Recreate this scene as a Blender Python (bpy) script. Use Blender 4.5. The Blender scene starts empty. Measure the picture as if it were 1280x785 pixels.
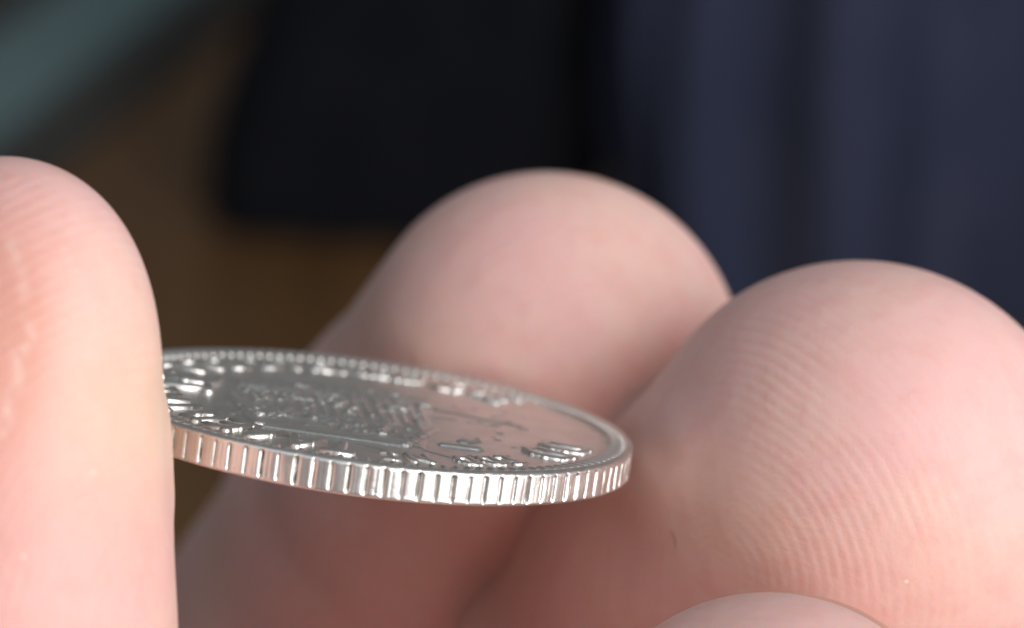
import bpy, bmesh, math, random
import numpy as np
from mathutils import Vector, Matrix, noise as mnoise

# ------------------------------------------------------------------ scene, camera, light
# one Blender unit is one centimetre
S = bpy.context.scene
S.unit_settings.system = 'METRIC'
S.unit_settings.scale_length = 0.01
COL = S.collection
PITCH = math.radians(25.0)
H0 = 40.0                                   # height of the coin above the floor
RIGHT = Vector((1, 0, 0))
FWD = Vector((0, math.cos(PITCH), -math.sin(PITCH)))
UP = Vector((0, math.sin(PITCH), math.cos(PITCH)))
ORG = Vector((0, 0, H0))
M_L = Matrix(((RIGHT.x, FWD.x, UP.x, ORG.x), (RIGHT.y, FWD.y, UP.y, ORG.y),
              (RIGHT.z, FWD.z, UP.z, ORG.z), (0, 0, 0, 1)))      # hand frame (x right, y away, z up) to world


def W(x, y, z):
    return M_L @ Vector((x, y, z))


cam = bpy.data.cameras.new('camera')
cam_o = bpy.data.objects.new('camera', cam)
COL.objects.link(cam_o)
S.camera = cam_o
cam_o.matrix_world = Matrix.Translation(W(0.4847, -7.8996, 0.2972)) @ Matrix.Rotation(math.pi / 2 - PITCH, 4, 'X')
cam.sensor_width = 36.0
cam.lens = 36.0 * 3000.0 / 1280.0
cam.clip_start = 0.05
cam.clip_end = 2000.0
cam.dof.use_dof = True
cam.dof.focus_distance = 7.33
cam.dof.aperture_fstop = 0.46

wd = bpy.data.worlds.new('World')
S.world = wd
wd.use_nodes = True
bg = wd.node_tree.nodes['Background']
bg.inputs[0].default_value = (0.90, 0.95, 1.0, 1)
bg.inputs[1].default_value = 0.15


def area(name, loc, aim, sx, sy, radiance, col):
    l = bpy.data.lights.new(name, 'AREA')
    l.shape = 'RECTANGLE'
    l.size, l.size_y = sx, sy
    l.energy = radiance * math.pi * sx * sy
    l.color = col
    o = bpy.data.objects.new(name, l)
    COL.objects.link(o)
    o.location = loc
    o.rotation_euler = (Vector(aim) - Vector(loc)).to_track_quat('-Z', 'Y').to_euler()
    return o


area('window_light', W(56, -58, 7), W(0, 0, 0), 70, 98, 5.25, (1.0, 0.965, 0.945))
area('sky_light', W(-22, -46, 58), W(0, 0, 0), 50, 40, 1.0, (0.80, 0.92, 1.0))

S.view_settings.view_transform = 'Standard'
S.view_settings.look = 'None'
S.view_settings.exposure = 0.0
S.view_settings.gamma = 1.0
S.render.engine = 'CYCLES'
S.cycles.use_denoising = True
S.cycles.max_bounces = 8
S.cycles.sample_clamp_indirect = 6.0

random.seed(7)
rng = np.random.default_rng(7)

# ------------------------------------------------------------------ helpers


def new_mat(name):
    m = bpy.data.materials.new(name)
    m.use_nodes = True
    nt = m.node_tree
    return m, nt, nt.nodes['Principled BSDF']


def nd(nt, typ, **kw):
    n = nt.nodes.new(typ)
    for k, v in kw.items():
        if k.startswith('i_'):
            key = k[2:]
            key = int(key) if key.isdigit() else key.replace('_', ' ')
            n.inputs[key].default_value = v
        else:
            setattr(n, k, v)
    return n


def math_n(nt, op, a, b=None, clamp=False):
    n = nt.nodes.new('ShaderNodeMath')
    n.operation = op
    n.use_clamp = clamp
    for i, v in enumerate((a, b)):
        if v is None:
            continue
        if isinstance(v, (int, float)):
            n.inputs[i].default_value = v
        else:
            nt.links.new(v, n.inputs[i])
    return n.outputs[0]


def mix_c(nt, f, a, b, blend='MIX'):
    n = nt.nodes.new('ShaderNodeMix')
    n.data_type = 'RGBA'
    n.blend_type = blend
    for sock, v in ((n.inputs[0], f), (n.inputs[6], a), (n.inputs[7], b)):
        if isinstance(v, (int, float)):
            sock.default_value = v
        elif isinstance(v, tuple):
            sock.default_value = (*v, 1)
        else:
            nt.links.new(v, sock)
    return n.outputs[2]


def ramp(nt, f, lo, hi):
    n = nt.nodes.new('ShaderNodeMapRange')
    n.interpolation_type = 'SMOOTHSTEP'
    n.inputs['From Min'].default_value = lo
    n.inputs['From Max'].default_value = hi
    nt.links.new(f, n.inputs['Value'])
    return n.outputs[0]


def nd_sep(nt, col):
    n = nt.nodes.new('ShaderNodeSeparateColor')
    nt.links.new(col, n.inputs[0])
    return n.outputs[0]


def mesh_obj(name, verts, faces, mat, parent=None, smooth=True):
    me = bpy.data.meshes.new(name)
    me.from_pydata([tuple(map(float, v)) for v in verts], [], [tuple(map(int, f)) for f in faces])
    me.update()
    if smooth:
        me.polygons.foreach_set('use_smooth', [True] * len(me.polygons))
    me.materials.append(mat)
    o = bpy.data.objects.new(name, me)
    COL.objects.link(o)
    if parent is not None:
        o.parent = parent
    return o


def tag(o, label=None, cat=None, group=None, kind=None):
    for k, v in (('label', label), ('category', cat), ('group', group), ('kind', kind)):
        if v:
            o[k] = v
    return o


# ------------------------------------------------------------------ setting: floor and far wall
def wood_mat():
    m, nt, b = new_mat('brown_wood')
    tc = nd(nt, 'ShaderNodeTexCoord')
    mp = nd(nt, 'ShaderNodeMapping')
    mp.inputs['Rotation'].default_value = (0, 0, 0.26)
    mp.inputs['Scale'].default_value = (0.55, 0.05, 1)
    nt.links.new(tc.outputs['Object'], mp.inputs[0])
    n = nd(nt, 'ShaderNodeTexNoise', i_Scale=1.0, i_Detail=8.0, i_Roughness=0.6)
    nt.links.new(mp.outputs[0], n.inputs['Vector'])
    c = mix_c(nt, ramp(nt, n.outputs[0], 0.3, 0.7), (0.135, 0.064, 0.022), (0.205, 0.105, 0.038))
    nt.links.new(c, b.inputs['Base Color'])
    b.inputs['Roughness'].default_value = 0.55
    return m


MW = wood_mat()
fl = mesh_obj('floor', [(-400, -300, 0), (400, -300, 0), (400, 300, 0), (-400, 300, 0)], [(0, 1, 2, 3)], MW, smooth=False)
tag(fl, 'brown wooden floor, blurred behind the hand', kind='structure')

mwall, nt, b = new_mat('grey_plaster')
tc = nd(nt, 'ShaderNodeTexCoord')
n = nd(nt, 'ShaderNodeTexNoise', i_Scale=0.08, i_Detail=5.0)
nt.links.new(tc.outputs['Object'], n.inputs['Vector'])
nt.links.new(mix_c(nt, n.outputs[0], (0.66, 0.67, 0.66), (0.75, 0.76, 0.75)), b.inputs['Base Color'])
b.inputs['Roughness'].default_value = 0.9
wl = mesh_obj('wall', [(-400, 260, 0.4), (400, 260, 0.4), (400, 260, 260), (-400, 260, 260),
                       (-400, 272, 0.4), (400, 272, 0.4), (400, 272, 260), (-400, 272, 260)],
              [(0, 1, 2, 3), (5, 4, 7, 6), (3, 2, 6, 7), (1, 0, 4, 5), (0, 3, 7, 4), (2, 1, 5, 6)], mwall, smooth=False)
tag(wl, 'pale grey wall beyond the floor', kind='structure')


# ------------------------------------------------------------------ blurred things on the floor
def cloth_mat(name, c1, c2, sc=9.0, rough=0.9, sheen=0.15, spec=0.3):
    m, nt, b = new_mat(name)
    tc = nd(nt, 'ShaderNodeTexCoord')
    n = nd(nt, 'ShaderNodeTexNoise', i_Scale=sc, i_Detail=4.0)
    nt.links.new(tc.outputs['Object'], n.inputs['Vector'])
    n2 = nd(nt, 'ShaderNodeTexNoise', i_Scale=0.25, i_Detail=3.0)
    nt.links.new(tc.outputs['Object'], n2.inputs['Vector'])
    f = math_n(nt, 'ADD', math_n(nt, 'MULTIPLY', n.outputs[0], 0.4), math_n(nt, 'MULTIPLY', n2.outputs[0], 0.6))
    nt.links.new(mix_c(nt, ramp(nt, f, 0.3, 0.7), c1, c2), b.inputs['Base Color'])
    bp = nd(nt, 'ShaderNodeBump', i_Strength=0.3, i_Distance=0.05)
    nt.links.new(n.outputs[0], bp.inputs['Height'])
    nt.links.new(bp.outputs[0], b.inputs['Normal'])
    b.inputs['Roughness'].default_value = rough
    b.inputs['Sheen Weight'].default_value = sheen
    b.inputs['Specular IOR Level'].default_value = spec
    return m


M_NAVY = cloth_mat('navy_denim', (0.033, 0.043, 0.090), (0.050, 0.060, 0.118))
M_BLACK = cloth_mat('black_cloth', (0.009, 0.010, 0.014), (0.014, 0.015, 0.021), sheen=0.0, spec=0.08)
M_TEAL = cloth_mat('teal_wool', (0.14, 0.245, 0.265), (0.19, 0.31, 0.33))
M_DARK = cloth_mat('strip_dark', (0.020, 0.020, 0.018), (0.032, 0.030, 0.026))


def soft_bundle(name, cx, cy, a, bdep, h, mat, folds, seed, corner=2.6, lean=0.0, topk=3.0):
    """an upright soft cloth body: superellipse plan, rounded top, vertical folds that wander"""
    nu, nv = 220, 60
    V, F = [], []
    r = np.random.default_rng(seed)
    ph = r.uniform(0, 6.28, 8)
    for j in range(nv + 1):
        t = j / nv
        z = h * t
        prof = (max(0.0, 1 - t ** topk)) ** (1 / topk) * (1.0 - 0.15 * (1 - t) ** 7)
        for i in range(nu):
            th = 2 * math.pi * i / nu
            c, s = math.cos(th), math.sin(th)
            rr = (abs(c) ** corner + abs(s) ** corner) ** (-1 / corner)
            w = 0.0
            for k, (fr, am, dr) in enumerate(folds):
                w += am * math.sin(fr * th + ph[k] + dr * t + 0.5 * math.sin(2.1 * t + ph[k]))
            w += 0.25 * mnoise.noise((c * 2 + seed, s * 2, t * 2.2))
            f = prof
            V.append(((a * rr + w) * c * f + lean * z, (bdep * rr + w) * s * f, z))
        if j:
            for i in range(nu):
                i2 = (i + 1) % nu
                o0, o1 = (j - 1) * nu, j * nu
                F.append((o0 + i, o0 + i2, o1 + i2, o1 + i))
    F.append(tuple(range(nu))[::-1])
    o = mesh_obj(name, V, F, mat)
    o.location = (cx, cy, 0)
    return o


nav = soft_bundle('navy_cloth', 18.9, 92.0, 13.2, 9.0, 34, M_NAVY,
                  [(9, 0.75, 0.8), (16, 0.6, -1.3), (25, 0.35, 1.6)], 4, corner=2.6)
tag(nav, 'dark navy cloth with soft vertical folds, blurred behind the fingertips', 'cloth')
blk = soft_bundle('black_bag', -5.3, 98.5, 10.2, 5.5, 26, M_BLACK, [(5, 0.35, 1.0), (11, 0.18, -1.4)], 11, corner=2.4, lean=0.34, topk=2.0)
tag(blk, 'soft black bag with rounded corner, blurred on the brown floor', 'bag')

# teal rug with a broad dark strip along each long side
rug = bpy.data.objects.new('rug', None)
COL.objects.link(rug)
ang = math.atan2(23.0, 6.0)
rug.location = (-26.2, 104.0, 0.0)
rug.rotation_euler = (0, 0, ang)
tag(rug, 'teal rug with a broad dark strip along each side lying on the brown floor', 'rug')


def slab(name, x0, x1, y0, y1, z0, z1, mat, parent, wav=0.06):
    nx, ny = 40, 16
    V, F = [], []
    for side in (1, 0):
        for i in range(nx + 1):
            for j in range(ny + 1):
                x = x0 + (x1 - x0) * i / nx
                y = y0 + (y1 - y0) * j / ny
                e = min(i, nx - i, j, ny - j)
                z = z0 if not side else z1 + wav * mnoise.noise((x * .3, y * .3, 1)) - (0.35 * (z1 - z0) if e == 0 else 0)
                V.append((x, y, z))
    n1 = (nx + 1) * (ny + 1)
    for i in range(nx):
        for j in range(ny):
            a = i * (ny + 1) + j
            q = (a, a + ny + 1, a + ny + 2, a + 1)
            F.append(q)
            F.append(tuple(n1 + k for k in q[::-1]))
    ring = [i * (ny + 1) for i in range(nx + 1)] + [nx * (ny + 1) + j for j in range(1, ny + 1)] + \
           [i * (ny + 1) + ny for i in range(nx - 1, -1, -1)] + [j for j in range(ny - 1, 0, -1)]
    for k in range(len(ring)):
        p, q = ring[k], ring[(k + 1) % len(ring)]
        F.append((p, n1 + p, n1 + q, q))
    return mesh_obj(name, V, F, mat, parent)


slab('rug_field', -60, 70, 0.0, 7.5, 0.02, 0.75, M_TEAL, rug)
slab('dark_strip', -60, 70, -4.6, -0.02, 0.02, 0.70, M_DARK, rug)
slab('dark_strip', -60, 70, 7.52, 16.5, 0.02, 0.70, M_DARK, rug)


# ------------------------------------------------------------------ the coin frame
COIN_R, COIN_T = 0.895, 0.1088
CN = Vector((0.14215, -0.14222, 0.97957)).normalized()      # face normal in the hand frame
CU = Vector((1, 0, 0)) - CN * CN.x
CU.normalize()
CV = CN.cross(CU)
M_COIN = Matrix(((CU.x, CV.x, CN.x, 0), (CU.y, CV.y, CN.y, 0), (CU.z, CV.z, CN.z, 0), (0, 0, 0, 1)))
cu, cv, cn = (np.array(v, dtype=np.float64) for v in (CU, CV, CN))


# ------------------------------------------------------------------ the hand: one continuous surface from a distance field
def px(x, y, dep):
    """a point of the hand frame given as seen from the front (1280 wide), at a distance behind the coin centre"""
    s = (dep + 7.8996) / 3000.0
    return np.array((0.4847 + (x - 640.0) * s, dep, 0.2972 - (y - 392.5) * s))


A3 = lambda *v: np.array(v, dtype=np.float64)
ca = math.radians(45)
TH_N = A3(-math.cos(ca), -math.sin(ca), 0.10)
TH_N /= np.linalg.norm(TH_N)
# chains: list of (joint, radius); n = back-of-finger direction, s = flattening
DIGITS = {
    'thumb': dict(j=[(px(-2, 415, -0.95), 0.510), (px(-50, 580, -0.93), 0.655), (px(-72, 830, -0.88), 0.735), (A3(-1.30, -0.45, -1.6), 0.84),
                     (A3(-1.55, 0.10, -2.4), 0.90), (A3(-2.25, 0.35, -5.2), 0.98), (A3(-1.5, -0.1, -9.3), 1.25)],
                  n=TH_N, s=1.28, k=0.22),
    'index': dict(j=[(A3(0.632, 1.48, 0.108), 0.755), (A3(0.228, 2.15, -0.324), 0.722), (A3(-0.06, 2.75, -0.670), 0.727), (A3(-0.92, 4.15, -1.78), 0.74),
                     (A3(-0.95, 2.3, -5.6), 0.98)],
                  n=A3(0.35, 0.75, 0.55), s=1.06, k=0.12),
    'middle': dict(j=[(A3(1.690, 0.38, -0.282), 0.775), (A3(1.33, 0.98, -0.86), 0.82), (A3(1.01, 1.62, -1.36), 0.80), (A3(0.85, 3.75, -2.55), 0.86),
                      (A3(0.55, 2.5, -6.1), 1.0)],
                   n=A3(0.55, 0.55, 0.6), s=1.04, k=0.18),
    'ring': dict(j=[(A3(1.275, -0.74, -1.125), 0.605), (A3(1.50, -0.10, -1.85), 0.66), (A3(1.78, 0.60, -2.52), 0.70), (A3(2.05, 2.75, -3.6), 0.80),
                    (A3(1.9, 2.1, -6.9), 0.95)],
                 n=A3(0.5, 0.5, 0.6), s=1.06, k=0.18),
    'little': dict(j=[(A3(2.35, -1.05, -2.65), 0.50), (A3(2.82, 0.25, -3.65), 0.58), (A3(3.2, 1.75, -4.65), 0.66),
                      (A3(3.0, 1.3, -7.9), 0.85)],
                   n=A3(0.6, 0.4, 0.6), s=1.06, k=0.18),
}
PALM = [(A3(-0.95, 2.2, -5.7), 1.0, A3(-0.5, 0.0, -13.6), 1.15), (A3(0.55, 2.4, -6.2), 1.05, A3(0.2, 0.0, -13.8), 1.2),
        (A3(1.9, 2.0, -7.0), 1.0, A3(0.9, 0.0, -13.8), 1.2), (A3(2.9, 1.3, -7.9), 0.9, A3(1.5, -0.1, -13.6), 1.1),
        (A3(-2.15, 0.3, -5.4), 0.95, A3(-0.95, 1.9, -6.2), 0.9),
        (A3(-1.6, -0.2, -8.6), 1.25, A3(-0.4, -0.2, -12.8), 1.2),
        (A3(0.55, 0.0, -13.8), 1.65, A3(1.2, -1.0, -24.0), 2.3)]


def rcone(P, a, b, r1, r2):
    ba = b - a
    l2 = ba @ ba
    t = np.clip(((P - a) @ ba) / l2, 0, 1)
    q = P - a - t[:, None] * ba
    tt = t * t * (3 - 2 * t)
    return np.sqrt((q * q).sum(1)) - (r1 + (r2 - r1) * (0.5 * t + 0.5 * tt))


def smin(a, b, k):
    h = np.maximum(k - np.abs(a - b), 0) / k
    return np.minimum(a, b) - h * h * k * 0.25


def digit(P, d):
    n = d['n'] / np.linalg.norm(d['n'])
    s = d['s']
    o = d['j'][0][0]
    pn = (P - o) @ n
    Q = P + n * (pn * (s - 1))[:, None]
    R = None
    js = []
    for c, r in d['j']:
        js.append((c + n * (((c - o) @ n) * (s - 1)), r))
    for (a, ra), (b, rb) in zip(js[:-1], js[1:]):
        e = rcone(Q, a, b, ra, rb)
        R = e if R is None else smin(R, e, d['k'])
    return R / (0.5 + 0.5 * s)


def hand_raw(P):
    D = None
    for a, ra, b, rb in PALM:
        e = rcone(P, a, b, ra, rb)
        D = e if D is None else smin(D, e, 0.7)
    kz = 0.06 + 0.54 * np.clip((-3.6 - P[:, 2]) / 2.0, 0, 1)
    for nm in ('index', 'middle', 'ring', 'little', 'thumb'):
        D = smin(D, digit(P, DIGITS[nm]), kz)
    return D


def coin_sd(P):
    h = P @ cn
    r = np.sqrt((P @ cu) ** 2 + (P @ cv) ** 2)
    dx, dz = r - COIN_R, np.abs(h + COIN_T / 2) - COIN_T / 2
    return np.minimum(np.maximum(dx, dz), 0) + np.hypot(np.maximum(dx, 0), np.maximum(dz, 0))


def hand_sd(P):
    D = hand_raw(P)
    c = coin_sd(P)
    near = c < 0.6
    if near.any():
        cc = c[near]
        d = D[near]
        d = d - 0.024 * np.exp(-((cc - 0.11) / 0.09) ** 2) * np.clip((0.75 - P[near][:, 1]) / 0.2, 0, 1)      # flesh bulges round the pressed edge
        D[near] = -smin(-d, cc - 0.004, 0.07)
    return D


def surface(h, lo, hi):
    lo, hi = np.array(lo, float), np.array(hi, float)
    B = 8
    nb = np.ceil((hi - lo) / (h * B)).astype(int)
    N = nb * B + 1
    G = np.full(N, 5.0, np.float32)
    bi = np.stack(np.meshgrid(*[np.arange(k) for k in nb], indexing='ij'), -1).reshape(-1, 3)
    cen = lo + (bi + 0.5) * h * B
    d = hand_sd(cen)
    keep = np.abs(d) < h * B * 0.95
    loc = np.stack(np.meshgrid(*[np.arange(B + 1)] * 3, indexing='ij'), -1).reshape(-1, 3)
    # sign of the blocks that are skipped
    for b_, dd in zip(bi[~keep], d[~keep]):
        if dd < 0:
            s = b_ * B
            G[s[0]:s[0] + B + 1, s[1]:s[1] + B + 1, s[2]:s[2] + B + 1] = -5
    kb = bi[keep]
    for c0 in range(0, len(kb), 400):
        idx = (kb[c0:c0 + 400, None, :] * B + loc[None]).reshape(-1, 3)
        G[idx[:, 0], idx[:, 1], idx[:, 2]] = hand_sd(lo + idx * h)
    neg = G < 0
    cube = [(i, j, k) for i in (0, 1) for j in (0, 1) for k in (0, 1)]
    sl = lambda o, m: tuple(slice(o[a], m[a] + o[a]) for a in range(3))
    m = N - 1
    cnt = sum(neg[sl(o, m)].astype(np.int8) for o in cube)
    act = np.argwhere((cnt > 0) & (cnt < 8))
    vid = np.full(m, -1, np.int64)
    vid[act[:, 0], act[:, 1], act[:, 2]] = np.arange(len(act))
    acc = np.zeros((len(act), 3))
    num = np.zeros(len(act))
    for p in cube:
        for ax in range(3):
            if p[ax]:
                continue
            q = list(p)
            q[ax] = 1
            ga = G[act[:, 0] + p[0], act[:, 1] + p[1], act[:, 2] + p[2]]
            gb = G[act[:, 0] + q[0], act[:, 1] + q[1], act[:, 2] + q[2]]
            x = (ga < 0) != (gb < 0)
            t = ga / np.where(x, ga - gb, 1)
            pt = np.tile(np.array(p, float), (len(act), 1))
            pt[:, ax] = t
            acc[x] += pt[x]
            num[x] += 1
    V = lo + (act + acc / num[:, None]) * h
    F = []
    for ax in range(3):
        u, v = (ax + 1) % 3, (ax + 2) % 3
        mm = N.copy()
        mm[ax] -= 1
        o1 = [0, 0, 0]
        o1[ax] = 1
        e = neg[sl((0, 0, 0), mm)] != neg[sl(o1, mm)]
        e = np.argwhere(e)
        e = e[(e[:, u] > 0) & (e[:, v] > 0) & (e[:, u] < m[u]) & (e[:, v] < m[v])]
        qs = []
        for du, dv in ((1, 1), (0, 1), (0, 0), (1, 0)):
            c = e.copy()
            c[:, u] -= du
            c[:, v] -= dv
            qs.append(vid[c[:, 0], c[:, 1], c[:, 2]])
        q = np.stack(qs, 1)
        inside = neg[e[:, 0], e[:, 1], e[:, 2]]
        q[~inside] = q[~inside][:, ::-1]
        F.append(q)
    return V, np.concatenate(F)


def project(P, it=3, step=1.0):
    e = 0.004
    for _ in range(it):
        d = hand_sd(P)
        g = np.stack([(hand_sd(P + np.eye(3)[a] * e) - hand_sd(P - np.eye(3)[a] * e)) / (2 * e) for a in range(3)], 1)
        gl = np.maximum((g * g).sum(1), 0.25)
        P = P - step * np.clip(d, -.05, .05)[:, None] * g / gl[:, None]
    return P


def skin_hit(x, y):
    """where a straight line from the lens through the picture meets the skin"""
    o = A3(0.4847, -7.8996, 0.2972)
    d = px(x, y, 0.0) - o
    d /= np.linalg.norm(d)
    t = 5.5
    for _ in range(200):
        v = float(hand_sd((o + d * t)[None])[0])
        if v < 0.0005:
            break
        t += max(0.0005, v * 0.7)
    return o + d * t, d


V, F = surface(0.075, (-3.9, -4.0, -20.0), (4.3, 5.6, 1.4))
V = project(V, 2)
bm = bmesh.new()
bv = [bm.verts.new(v) for v in V]
for f in F:
    if len(set(f)) == 4 and min(f) >= 0:
        bm.faces.new([bv[i] for i in f])
bm.normal_update()
ed = [e for e in bm.edges if min(e.verts[0].co.z, e.verts[1].co.z) > -2.1 and max(e.verts[0].co.y, e.verts[1].co.y) < 3.4]
bmesh.ops.subdivide_edges(bm, edges=ed, cuts=2, use_grid_fill=True)
bm.verts.ensure_lookup_table()
P = np.array([v.co[:] for v in bm.verts])
up = (P[:, 2] > -2.3)
P[up] = project(P[up], 3)
for v, p in zip(bm.verts, P):
    v.co = p
me = bpy.data.meshes.new('hand')
bm.to_mesh(me)
bm.free()
me.polygons.foreach_set('use_smooth', [True] * len(me.polygons))
HP = np.empty(len(me.vertices) * 3)
me.vertices.foreach_get('co', HP)
HP = HP.reshape(-1, 3)


def lownoise(P, sc, seed):
    r = np.random.default_rng(seed)
    o = np.zeros(len(P))
    for k in range(7):
        d = r.normal(size=3)
        d /= np.linalg.norm(d)
        o += np.sin(P @ d * sc * r.uniform(0.6, 1.7) + r.uniform(0, 6.28))
    return o / 7


def near(c, s):
    return np.exp(-(((HP - c) / s) ** 2).sum(1))


# friction ridge phase: whorls round a core on each pad
cores = {'thumb': px(330, 800, -1.4), 'index': px(760, 520, 0.85), 'middle': px(890, 715, -0.10), 'ring': A3(1.1, -1.2, -1.5), 'little': A3(2.2, -1.5, -3.0)}
axes = {'thumb': (1, 1, 1.0), 'index': (1.0, .9, .9), 'middle': (1.0, .85, .95), 'ring': (1, 1, 1), 'little': (1, 1, 1)}
dd = np.stack([digit(HP, DIGITS[k]) for k in DIGITS], 1)
wch = dd.argmin(1)
ph = np.zeros(len(HP))
for i, k in enumerate(DIGITS):
    q = (HP - cores[k]) * np.array(axes[k])
    r = np.sqrt((q * q).sum(1))
    sel = wch == i
    ph[sel] = r[sel] / (0.036 if k != 'thumb' else 0.036)
ph += 1.5 * lownoise(HP, 3.4, 3) + 0.6 * lownoise(HP, 11, 5)
padmask = np.zeros(len(HP))
fade = 1 - 0.85 * np.exp(-(((HP - px(850, 600, -0.2)) / 0.32) ** 2).sum(1))
for i, k in enumerate(DIGITS):
    c0 = DIGITS[k]['j'][0][0]
    n = DIGITS[k]['n'] / np.linalg.norm(DIGITS[k]['n'])
    sel = wch == i
    loc_ = 0.5 if k == 'index' else 1.0
    if k == 'middle':
        loc_ = 0.25 + 0.75 * near(px(960, 430, -0.2), A3(.48, .7, .36))[sel] + 0.45 * near(px(1080, 670, -0.4), A3(.35, .6, .3))[sel]
    padmask[sel] = loc_ * np.clip((1.5 if k == 'thumb' else 0.75) - ((HP[sel] - c0) @ n) / 0.55, 0, 1)
padmask *= fade
padmask[wch == list(DIGITS).index('thumb')] *= 0.6
blanch_coin_glow = 1.0 * near(px(165, 520, -0.95), A3(.20, .55, .27)) + 0.35 * near(px(800, 610, 0.1), A3(.22, .4, .17)) \
    + 0.35 * near(px(540, 430, 1.0), A3(.28, .4, .16)) + 0.35 * near(px(900, 680, -.2), A3(.3, .4, .2))  # index patch paints the coin's reflected light into the skin colour
red = 1.3 * near(px(-30, 420, -1.5), A3(.17, .5, .30)) + 0.9 * near(px(835, 505, 1.2), A3(.32, .6, .22)) + 0.8 * near(px(700, 700, 1.0), A3(.55, .8, .35)) + 0.7 * near(px(-5, 430, -1.5), A3(.12, .5, .35)) \
    + 0.15 * near(px(1210, 690, -.3), A3(.4, .5, .3)) + 0.35 * near(px(60, 680, -1.4), A3(.4, .5, .4))
pl = np.array([skin_hit(x, y)[0] for x, y in ((14, 300), (24, 335), (31, 372), (30, 398), (39, 420), (24, 446), (21, 470), (10, 505), (3, 540))])
cand = np.where(((HP - pl.mean(0)) ** 2).sum(1) < 0.5)[0]
pd = np.full(len(HP), 9.0)
Q_ = HP[cand] + 0.010 * np.stack([lownoise(HP[cand], 60, 8 + a) for a in range(3)], 1)
for a, b in zip(pl[:-1], pl[1:]):
    t_ = np.clip(((Q_ - a) @ (b - a)) / ((b - a) @ (b - a)), 0, 1)
    pd[cand] = np.minimum(pd[cand], np.sqrt(((Q_ - a - t_[:, None] * (b - a)) ** 2).sum(1)))
peel = np.exp(-(pd / 0.0085) ** 2)
for nm, arr in (('peel', peel), ('ridge', ph), ('pad', padmask), ('blanch_coin_glow', np.clip(blanch_coin_glow, 0, 1)), ('red', np.clip(red, 0, 1))):
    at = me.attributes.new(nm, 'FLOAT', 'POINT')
    at.data.foreach_set('value', arr.astype(np.float32))


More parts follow.
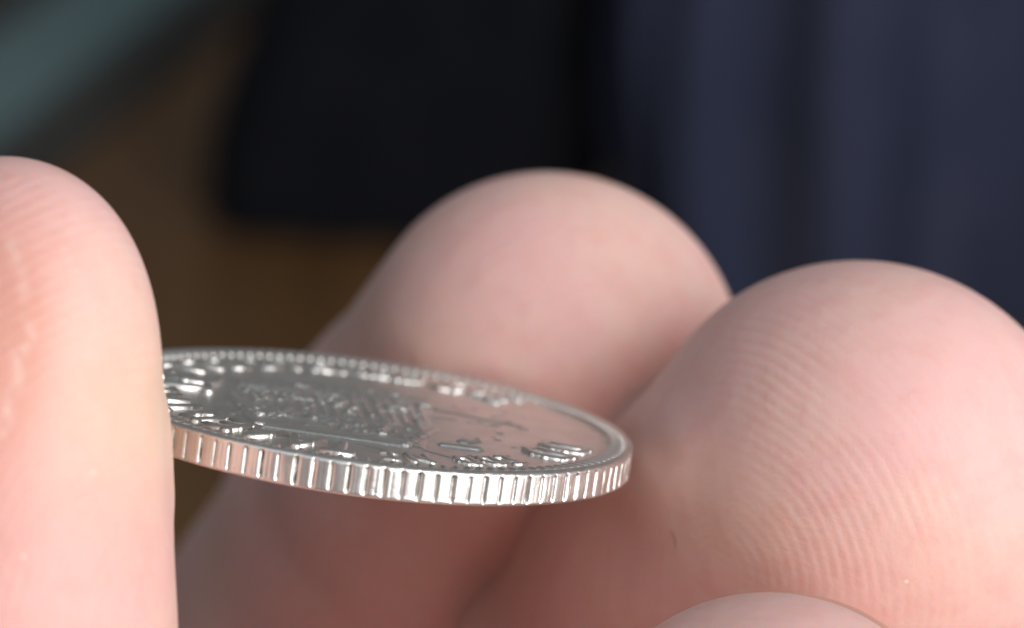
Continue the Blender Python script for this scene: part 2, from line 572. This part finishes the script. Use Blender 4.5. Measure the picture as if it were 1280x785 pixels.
def skin_mat():
    m, nt, b = new_mat('skin')
    L = nt.links
    tc = nd(nt, 'ShaderNodeTexCoord')
    co = tc.outputs['Object']
    at = {k: nd(nt, 'ShaderNodeAttribute', attribute_name=k).outputs['Fac'] for k in ('ridge', 'pad', 'blanch_coin_glow', 'red', 'peel')}
    n1 = nd(nt, 'ShaderNodeTexNoise', i_Scale=1.6, i_Detail=3.0)
    n2 = nd(nt, 'ShaderNodeTexNoise', i_Scale=9.0, i_Detail=4.0, i_Roughness=0.6)
    n3 = nd(nt, 'ShaderNodeTexNoise', i_Scale=55.0, i_Detail=3.0, i_Roughness=0.6)
    n4 = nd(nt, 'ShaderNodeTexNoise', i_Scale=5.0, i_Detail=2.0)
    for n in (n1, n2, n3, n4):
        L.new(co, n.inputs['Vector'])
    c = mix_c(nt, ramp(nt, n1.outputs[0], 0.35, 0.65), (0.81, 0.545, 0.485), (0.815, 0.515, 0.49))
    c = mix_c(nt, math_n(nt, 'MULTIPLY', ramp(nt, n2.outputs[0], 0.42, 0.70), 0.42), c, (0.77, 0.43, 0.39))
    c = mix_c(nt, math_n(nt, 'MULTIPLY', at['red'], 0.6), c, (0.70, 0.29, 0.215))
    c = mix_c(nt, math_n(nt, 'MULTIPLY', at['blanch_coin_glow'], 0.75), c, (0.80, 0.60, 0.42))
    # ridge wave, broken up
    sw = math_n(nt, 'SINE', math_n(nt, 'MULTIPLY', at['ridge'], 2 * math.pi))
    wob = math_n(nt, 'ADD', sw, math_n(nt, 'MULTIPLY', math_n(nt, 'SUBTRACT', n3.outputs[0], 0.5), 0.7))
    amp = math_n(nt, 'MULTIPLY', at['pad'], ramp(nt, n4.outputs[0], 0.25, 0.55))
    rid = math_n(nt, 'MULTIPLY', wob, amp)
    # ridges slightly paler, furrows redder
    c = mix_c(nt, math_n(nt, 'MULTIPLY', ramp(nt, rid, -0.15, -1.2), 0.14), c, (0.60, 0.30, 0.23))
    # dry pale streaks along some ridges
    n5 = nd(nt, 'ShaderNodeTexNoise', i_Scale=3.3, i_Detail=5.0, i_Roughness=0.7)
    L.new(co, n5.inputs['Vector'])
    dry = math_n(nt, 'MULTIPLY', ramp(nt, rid, 0.75, 1.25), ramp(nt, n5.outputs[0], 0.53, 0.66))
    c = mix_c(nt, math_n(nt, 'MULTIPLY', dry, 0.55), c, (0.90, 0.74, 0.66))
    c = mix_c(nt, math_n(nt, 'MULTIPLY', at['peel'], 0.4), c, (0.90, 0.80, 0.72))
    # scattered dry specks
    v2 = nd(nt, 'ShaderNodeTexVoronoi', i_Scale=5.0)
    L.new(co, v2.inputs['Vector'])
    sp = math_n(nt, 'MULTIPLY', ramp(nt, v2.outputs['Distance'], 0.045, 0.025), math_n(nt, 'GREATER_THAN', nd_sep(nt, v2.outputs['Color']), 0.6))
    c = mix_c(nt, math_n(nt, 'MULTIPLY', sp, 0.7), c, (0.92, 0.82, 0.76))
    L.new(c, b.inputs['Base Color'])
    hgt = math_n(nt, 'ADD', math_n(nt, 'MULTIPLY', rid, 0.5), math_n(nt, 'MULTIPLY', n3.outputs[0], 0.35))
    bp = nd(nt, 'ShaderNodeBump', i_Strength=1.0, i_Distance=0.0014)
    L.new(hgt, bp.inputs['Height'])
    bp2 = nd(nt, 'ShaderNodeBump', i_Strength=1.0, i_Distance=0.006)
    L.new(n2.outputs[0], bp2.inputs['Height'])
    L.new(bp.outputs[0], bp2.inputs['Normal'])
    L.new(bp2.outputs[0], b.inputs['Normal'])
    b.inputs['Roughness'].default_value = 0.50
    L.new(math_n(nt, 'ADD', 0.42, math_n(nt, 'MULTIPLY', n3.outputs[0], 0.22)), b.inputs['Roughness'])
    b.inputs['Specular IOR Level'].default_value = 0.42
    b.inputs['Subsurface Weight'].default_value = 0.85
    b.inputs['Subsurface Radius'].default_value = (1.0, 0.36, 0.20)
    b.inputs['Subsurface Scale'].default_value = 0.10
    return m


M_SKIN = skin_mat()
me.materials.append(M_SKIN)
hand = bpy.data.objects.new('hand', me)
COL.objects.link(hand)
hand.matrix_world = M_L
tag(hand, 'bare left hand pinching the silver coin between thumb and fingertips', 'hand')

# finger nails
mn, nt, b = new_mat('nail')
tc = nd(nt, 'ShaderNodeTexCoord')
n = nd(nt, 'ShaderNodeTexNoise', i_Scale=6.0, i_Detail=3.0)
nt.links.new(tc.outputs['Object'], n.inputs['Vector'])
nt.links.new(mix_c(nt, n.outputs[0], (0.72, 0.36, 0.28), (0.78, 0.44, 0.35)), b.inputs['Base Color'])
b.inputs['Roughness'].default_value = 0.3
b.inputs['Subsurface Weight'].default_value = 0.4
b.inputs['Subsurface Radius'].default_value = (1, .4, .25)
b.inputs['Subsurface Scale'].default_value = 0.06
for k, d in DIGITS.items():
    n = d['n'] / np.linalg.norm(d['n'])
    c0, c1 = d['j'][0][0], d['j'][1][0]
    ax = c0 - c1
    ax /= np.linalg.norm(ax)
    n = n - ax * (n @ ax)
    n /= np.linalg.norm(n)
    w = np.cross(ax, n)
    r0 = d['j'][0][1]
    L0 = r0 * (1.5 if k == 'thumb' else 1.75)
    pts, NU, NV = [], 24, 18
    for i in range(NV + 1):
        t = i / NV
        for j in range(NU + 1):
            s = -1 + 2 * j / NU
            round_ = 1 - 0.22 * (2 * t - 1) ** 4
            phi = s * (1.04 if k == 'thumb' else 0.95) * round_
            dirv = n * math.cos(phi) + w * math.sin(phi)
            base = c0 + ax * (r0 * 0.55 - L0 * t)
            # march to the skin along dirv
            pts.append(base)
            pts.append(base + dirv * 1.6)
    pts = np.array(pts)
    a, e = pts[0::2].copy(), pts[1::2].copy()
    for _ in range(26):
        mdl = (a + e) / 2
        ins = digit(mdl, d) < 0
        a[ins] = mdl[ins]
        e[~ins] = mdl[~ins]
    out = e - a
    sur = (a + e) / 2
    dirs = pts[1::2] - pts[0::2]
    dirs /= np.linalg.norm(dirs, axis=1)[:, None]
    gi = np.arange(len(sur))
    tt, ss = gi // (NU + 1) / NV, -1 + 2 * (gi % (NU + 1)) / NU
    lift = 0.014 - 0.040 * np.maximum(np.abs(ss) ** 6, np.abs(2 * tt - 1) ** 8 * (tt > .5))
    top = sur + dirs * lift[:, None]
    bot = sur - dirs * 0.045
    VV = np.concatenate([top, bot])
    n1 = len(top)
    FF = []
    for i in range(NV):
        for j in range(NU):
            q = i * (NU + 1) + j
            f = (q, q + 1, q + NU + 2, q + NU + 1)
            FF.append(f)
            FF.append(tuple(n1 + x for x in f[::-1]))
    ring = [j for j in range(NU + 1)] + [i * (NU + 1) + NU for i in range(1, NV + 1)] + \
           [NV * (NU + 1) + j for j in range(NU - 1, -1, -1)] + [i * (NU + 1) for i in range(NV - 1, 0, -1)]
    for q in range(len(ring)):
        x, y = ring[q], ring[(q + 1) % len(ring)]
        FF.append((y, x, n1 + x, n1 + y))
    mesh_obj('fingernail', VV, FF, mn, hand)


# ------------------------------------------------------------------ the coin
def silver_mat():
    m, nt, b = new_mat('worn_silver')
    L = nt.links
    tc = nd(nt, 'ShaderNodeTexCoord')
    co = tc.outputs['Object']
    n1 = nd(nt, 'ShaderNodeTexNoise', i_Scale=7.0, i_Detail=5.0, i_Roughness=0.65)
    n2 = nd(nt, 'ShaderNodeTexNoise', i_Scale=70.0, i_Detail=4.0, i_Roughness=0.6)
    n3 = nd(nt, 'ShaderNodeTexNoise', i_Scale=28.0, i_Detail=3.0)
    for n in (n1, n2, n3):
        L.new(co, n.inputs['Vector'])
    # hairline scratches
    mp = nd(nt, 'ShaderNodeMapping')
    mp.inputs['Rotation'].default_value = (0, 0, 0.5)
    mp.inputs['Scale'].default_value = (6, 190, 60)
    L.new(co, mp.inputs[0])
    n4 = nd(nt, 'ShaderNodeTexNoise', i_Scale=1.0, i_Detail=2.0)
    L.new(mp.outputs[0], n4.inputs['Vector'])
    dirt = nd(nt, 'ShaderNodeAttribute', attribute_name='dirt').outputs['Fac']
    c = mix_c(nt, ramp(nt, n1.outputs[0], 0.35, 0.7), (0.90, 0.885, 0.86), (0.80, 0.785, 0.75))
    c = mix_c(nt, math_n(nt, 'MULTIPLY', dirt, ramp(nt, n3.outputs[0], 0.3, 0.6)), c, (0.10, 0.085, 0.07))
    L.new(c, b.inputs['Base Color'])
    b.inputs['Metallic'].default_value = 1.0
    L.new(math_n(nt, 'ADD', 0.32, math_n(nt, 'MULTIPLY', n2.outputs[0], 0.18)), b.inputs['Roughness'])
    hg = math_n(nt, 'ADD', math_n(nt, 'MULTIPLY', n2.outputs[0], 0.6), math_n(nt, 'MULTIPLY', ramp(nt, n4.outputs[0], 0.60, 0.75), -0.5))
    bp = nd(nt, 'ShaderNodeBump', i_Strength=1.0, i_Distance=0.0010)
    L.new(hg, bp.inputs['Height'])
    L.new(bp.outputs[0], b.inputs['Normal'])
    return m


M_AG = silver_mat()
NREED = 107
SUBD = 16
NA = NREED * SUBD
TH = np.arange(NA) * 2 * math.pi / NA
PH0 = math.radians(0.0)


def seg_d(U, Vv, a, b):
    ax, ay = a
    bx, by = b
    t = np.clip(((U - ax) * (bx - ax) + (Vv - ay) * (by - ay)) / ((bx - ax) ** 2 + (by - ay) ** 2 + 1e-9), 0, 1)
    return np.hypot(U - ax - t * (bx - ax), Vv - ay - t * (by - ay))


def relief(U, Vv):
    """the worn central device: a crowned shield with hatching, supporters and a ribbon"""
    r = np.random.default_rng(21)
    hgt = np.zeros_like(U)
    bump = lambda d, w, h: h * np.clip(1 - (d / w) ** 2, 0, 1) ** 0.5
    # shield body, gently domed
    inside = np.clip((0.36 - np.maximum(np.abs(U + 0.12) * 1.05, np.abs(Vv + 0.12) * 0.95)) / 0.03, 0, 1)
    hgt += 0.006 * inside
    hatch = 0.5 + 0.5 * np.sin((U + 0.15 * Vv) * 2 * math.pi / 0.038)
    hgt += 0.0045 * inside * hatch ** 2 * (Vv > -0.18)
    hatch2 = 0.5 + 0.5 * np.sin(Vv * 2 * math.pi / 0.045)
    hgt += 0.0045 * inside * hatch2 ** 2 * (Vv <= -0.18) * (np.sin(U * 14) > -.2)
    for a, b, w, h in (((-0.30, -0.50), (0.16, -0.50), 0.020, 0.017), ((-0.44, -0.06), (-0.30, -0.50), 0.022, 0.013),
                       ((0.16, -0.50), (0.24, -0.16), 0.016, 0.008), ((-0.42, 0.14), (-0.10, 0.16), 0.016, 0.009),
                       ((-0.10, 0.30), (0.16, 0.34), 0.014, 0.008), ((-0.02, 0.22), (0.24, 0.20), 0.014, 0.007),
                       ((0.28, -0.40), (0.38, -0.39), 0.022, 0.018), ((0.34, -0.30), (0.37, -0.26), 0.025, 0.014),
                       ((-0.32, 0.44), (-0.14, 0.46), 0.022, 0.010), ((0.05, 0.02), (0.30, 0.06), 0.014, 0.006),
                       ((-0.28, -0.30), (-0.02, -0.31), 0.013, 0.009), ((0.24, 0.18), (0.52, 0.10), 0.014, 0.006)):
        hgt += bump(seg_d(U, Vv, a, b), w, h)
    # small struck details
    for k in range(150):
        x, y = r.uniform(-0.40, 0.22), r.uniform(-0.40, 0.34)
        L_ = r.uniform(0.0, 0.07)
        an = r.uniform(0, math.pi)
        hgt += bump(seg_d(U, Vv, (x, y), (x + L_ * math.cos(an), y + L_ * math.sin(an))), r.uniform(0.007, 0.014), r.uniform(0.004, 0.012))
    for k in range(12):     # row of pearls
        hgt += bump(np.hypot(U + 0.42 - 0.03 * k, Vv - 0.05 - 0.012 * math.sin(k * .5)), 0.013, 0.011)
    for k in range(26):     # looser marks toward the right side
        x, y = r.uniform(0.28, 0.55), r.uniform(-0.3, 0.32)
        hgt += bump(np.hypot((U - x) * 0.7, Vv - y), r.uniform(0.007, 0.013), r.uniform(0.002, 0.007))
    # gouges
    for a, b in (((0.36, -0.50), (0.42, -0.62)), ((0.22, -0.52), (0.38, -0.62)), ((0.02, -0.56), (0.10, -0.60))):
        hgt -= bump(seg_d(U, Vv, a, b), 0.010, 0.006)
    return hgt * 0.66


FIELD = -0.020
rings = []          # (radius array, height array, dirt array)
one = np.ones(NA)
c_, s_ = np.cos(TH), np.sin(TH)
for r in np.concatenate([np.linspace(0.012, 0.64, 150), np.linspace(0.65, 0.775, 10)]):
    hh = FIELD + 0.004 * (r / 0.8) ** 4 + relief(r * c_, r * s_) * np.clip((0.66 - r) / 0.04, 0, 1)
    rings.append((r * one, hh, np.clip(0.0 * one, 0, 1)))
wear = 0.5 + 0.5 * np.sin(TH * 3 + 1)
for r, z, dt in ((0.790, FIELD + 0.0038, 0.15), (0.825, FIELD + 0.0042, .3), (0.857, FIELD + 0.0050, 0.6), (0.864, -0.008, 0.2), (0.869, -0.0020, 0), (0.873, 0.0, 0), (0.878, -0.0005, 0), (0.885, -0.0035, 0)):
    rings.append((r * one, z * one + 0.0004 * np.sin(TH * 9 + r * 40), dt * wear))
kr = np.floor(TH * NREED / (2 * math.pi) + 0.5).astype(int) % NREED
jit = rng.uniform(0.6, 1.2, NREED)[kr]
skew = rng.uniform(-0.10, 0.10, NREED)[kr]
fr = (TH * NREED / (2 * math.pi) + 0.5) % 1.0 - 0.5 + skew * 0.5
gw = rng.uniform(0.15, 0.24, NREED)[kr]
prof = np.clip((np.abs(fr) - 0.5 + gw) / gw, 0, 1)
prof = 0.25 * (fr / 0.5) ** 2 + 0.75 * prof ** 1.3
s2, d2 = rng.uniform(-0.12, 0.16, NREED)[kr], rng.uniform(0.0, 0.22, NREED)[kr]
prof = prof + d2 * np.exp(-((fr - s2) / 0.05) ** 2)
groove = np.clip((np.abs(fr) - 0.42) / 0.06, 0, 1)
nick, nfr, nph = rng.uniform(0, 0.0011, NREED)[kr], rng.uniform(3, 9, NREED)[kr], rng.uniform(0, 6.3, NREED)[kr] + fr * 3
flat_wear = rng.uniform(0, 1, NREED)[kr]
for q in np.linspace(0, 1, 22):
    z = -0.006 - (COIN_T - 0.010) * q
    edge = min(q, 1 - q)
    w1 = np.clip((edge - 0.035 - 0.03 * flat_wear) / 0.09, 0, 1) ** 0.6
    rr = COIN_R - 0.006 * (1 - min(1, edge / 0.07)) ** 2 - 0.0082 * prof * jit * w1
    rr = rr + nick * np.sin(q * nfr + nph) * w1 + 0.0005 * np.sin(TH * 37 + q * 2) - 0.004 * groove * w1 * jit
    rings.append((rr, z * one, np.clip(groove * w1 * 0.75 * jit, 0, 1)))
rings.append((0.878 * one, (-COIN_T + 0.0) * one, 0 * one))
rings.append((0.80 * one, (-COIN_T + 0.006) * one, 0 * one))
rings.append((0.78 * one, (-COIN_T + 0.018) * one, 0 * one))
rings.append((0.02 * one, (-COIN_T + 0.018) * one, 0 * one))
VV = np.concatenate([np.stack([r * c_, r * s_, z], 1) for r, z, _ in rings])
DT = np.concatenate([d for _, _, d in rings])
i0 = np.arange(NA)
i1 = (i0 + 1) % NA
FF = []
for k in range(len(rings) - 1):
    a, b_ = k * NA, (k + 1) * NA
    FF.append(np.stack([a + i0, b_ + i0, b_ + i1, a + i1], 1))
FF = np.concatenate(FF).tolist()
FF.append(list(range(NA)))
FF.append(list(range((len(rings) - 1) * NA, len(rings) * NA))[::-1])
coin = mesh_obj('coin', VV, FF, M_AG)
at = coin.data.attributes.new('dirt', 'FLOAT', 'POINT')
at.data.foreach_set('value', DT.astype(np.float32))
coin.matrix_world = M_L @ M_COIN
tag(coin, 'small worn silver coin with reeded edge held between thumb and fingertip', 'coin')

# denticles: the toothed border inside the raised rim
dv, df = [], []
prof = [(-.5, 0), (-.5, .55), (-.28, .95), (0, 1.0), (.28, .95), (.5, .55), (.5, 0)]
xs = [(0.0, 0.25), (0.10, 0.72), (0.28, 0.95), (0.7, 1.02), (1.0, 0.9)]
for x, sc in xs:
    for yy, zz in prof:
        dv.append((0.812 + 0.058 * x, yy * 0.022 * (0.6 + 0.4 * sc), FIELD + 0.001 + zz * 0.0205 * sc))
npf = len(prof)
for i in range(len(xs) - 1):
    for j in range(npf - 1):
        a = i * npf + j
        df.append((a, a + npf, a + npf + 1, a + 1))
df.append(tuple(range(npf)))
df.append(tuple(range((len(xs) - 1) * npf, len(xs) * npf))[::-1])
ND = 134
d0 = mesh_obj('denticle', dv, df, M_AG, coin)
for i in range(ND):
    o = d0 if i == 0 else d0.copy()
    if i:
        COL.objects.link(o)
        o.parent = coin
    o.rotation_euler = (0, 0, 2 * math.pi * i / ND)
    wear_ = 1 - 0.8 * math.exp(-(((i * 360 / ND + 180) % 360 - 180) / 42) ** 4)     # worn away on the side by the fingertip
    o.scale = (1, 1, wear_ * random.uniform(0.9, 1.04))

# raised, worn characters of the legend (not legible in the photograph: plain strokes)
GLY = [
    [((0, 0), (0, 1)), ((0, 1), (.6, 1)), ((0, .5), (.45, .5)), ((0, 0), (.6, 0))],
    [((0, 0), (0, 1)), ((.65, 0), (.65, 1)), ((0, 1), (.65, 0))],
    [((.3, 0), (.3, 1)), ((0, 1), (.65, 1))],
    [((0, 0), (.33, 1)), ((.33, 1), (.66, 0)), ((.15, .4), (.5, .4))],
    [((0, 0), (0, 1)), ((0, 1), (.45, .95)), ((.45, .95), (.6, .6)), ((.6, .6), (.6, .3)), ((.6, .3), (.42, .03)), ((.42, .03), (0, 0))],
    [((0, 0), (0, 1)), ((0, 1), (.5, .9)), ((.5, .9), (.5, .6)), ((.5, .6), (0, .5)), ((.2, .5), (.62, 0))],
    [((.3, 0), (.3, 1)), ((.1, 0), (.5, 0)), ((.1, 1), (.5, 1))],
]


def stroke_mesh(strokes, size, h, wd_):
    V2, F2 = [], []
    for (x0, y0), (x1, y1) in strokes:
        a, b_ = Vector((x0 - .32, y0 - .5)) * size, Vector((x1 - .32, y1 - .5)) * size
        d = (b_ - a).normalized()
        nrm = Vector((-d.y, d.x))
        a, b_ = a - d * wd_ * .5, b_ + d * wd_ * .5
        o = len(V2)
        for lev, (sw, z, ex) in enumerate(((1.0, 0.0, 0), (0.95, 0.55, 0.01), (0.70, 0.88, 0.12), (0.35, 1.0, .3))):
            for p, sg in ((a + d * wd_ * ex, -1), (b_ - d * wd_ * ex, -1), (b_ - d * wd_ * ex, 1), (a + d * wd_ * ex, 1)):
                q = p + nrm * (sg * wd_ * .5 * sw)
                V2.append((q.x, q.y, z * h))
        for lev in range(3):
            for k in range(4):
                k2 = (k + 1) % 4
                F2.append((o + lev * 4 + k, o + lev * 4 + k2, o + lev * 4 + 4 + k2, o + lev * 4 + 4 + k))
        F2.append((o + 12, o + 13, o + 14, o + 15))
    return V2, F2


def letter(theta_deg, r, size, gi, h=0.018, wd_=0.030, turn=0.0):
    v2, f2 = stroke_mesh(GLY[gi % len(GLY)], size, h, wd_)
    o = mesh_obj('raised_letter', v2, f2, M_AG, coin)
    t = math.radians(theta_deg)
    o.location = (r * math.cos(t), r * math.sin(t), FIELD + 0.001)
    o.rotation_euler = (0, 0, t - math.pi / 2 + turn)
    return o


k = 0
for th in list(np.arange(196, 268, 10.2)) + [50, 59, 68] + [79, 88, 97, 106, 115, 124] + [137, 146, 155]:
    letter(th + random.uniform(-.6, .6), 0.692, 0.125, random.randrange(7), h=0.016 if th > 180 else 0.012)
for th in (280, 287.5, 300, 307, 314):
    letter(th, 0.70, 0.085, random.randrange(7), h=0.011, wd_=0.022)
for th in (331, 343):
    letter(th, 0.69, 0.135, 4, h=0.013, wd_=0.030)
for th, r in ((171, 0.60), (186, 0.60)):
    letter(th, r, 0.17, 0 if th < 180 else 6, h=0.020, wd_=0.036)

# ------------------------------------------------------------------ a tiny dark hair lying on the skin


pts = []
for i in range(9):
    f = i / 8
    p, d = skin_hit(838 + 6 * f + 2 * math.sin(f * 3), 662 + 24 * f)
    pts.append(Vector(p) - Vector(d) * 0.004)
vh, fh = [], []
for i, p in enumerate(pts):
    r = 0.0012 * (1 - 0.6 * abs(2 * i / 8 - 1) ** 2)
    t = (pts[min(8, i + 1)] - pts[max(0, i - 1)]).normalized()
    a = t.cross(Vector((0, 1, 0))).normalized()
    b_ = t.cross(a)
    for k in range(6):
        w = k * math.pi / 3
        vh.append(p + a * r * math.cos(w) + b_ * r * math.sin(w))
for i in range(8):
    for k in range(6):
        fh.append((i * 6 + k, i * 6 + (k + 1) % 6, i * 6 + 6 + (k + 1) % 6, i * 6 + 6 + k))
fh += [tuple(range(6))[::-1], tuple(range(48, 54))]
mh, nt, b = new_mat('dark_hair')
b.inputs['Base Color'].default_value = (0.16, 0.09, 0.065, 1)
b.inputs['Roughness'].default_value = 0.4
hr = mesh_obj('hair', vh, fh, mh)
hr.matrix_world = M_L
tag(hr, 'tiny dark hair stuck on the fingertip just below the right end of the coin', 'hair')
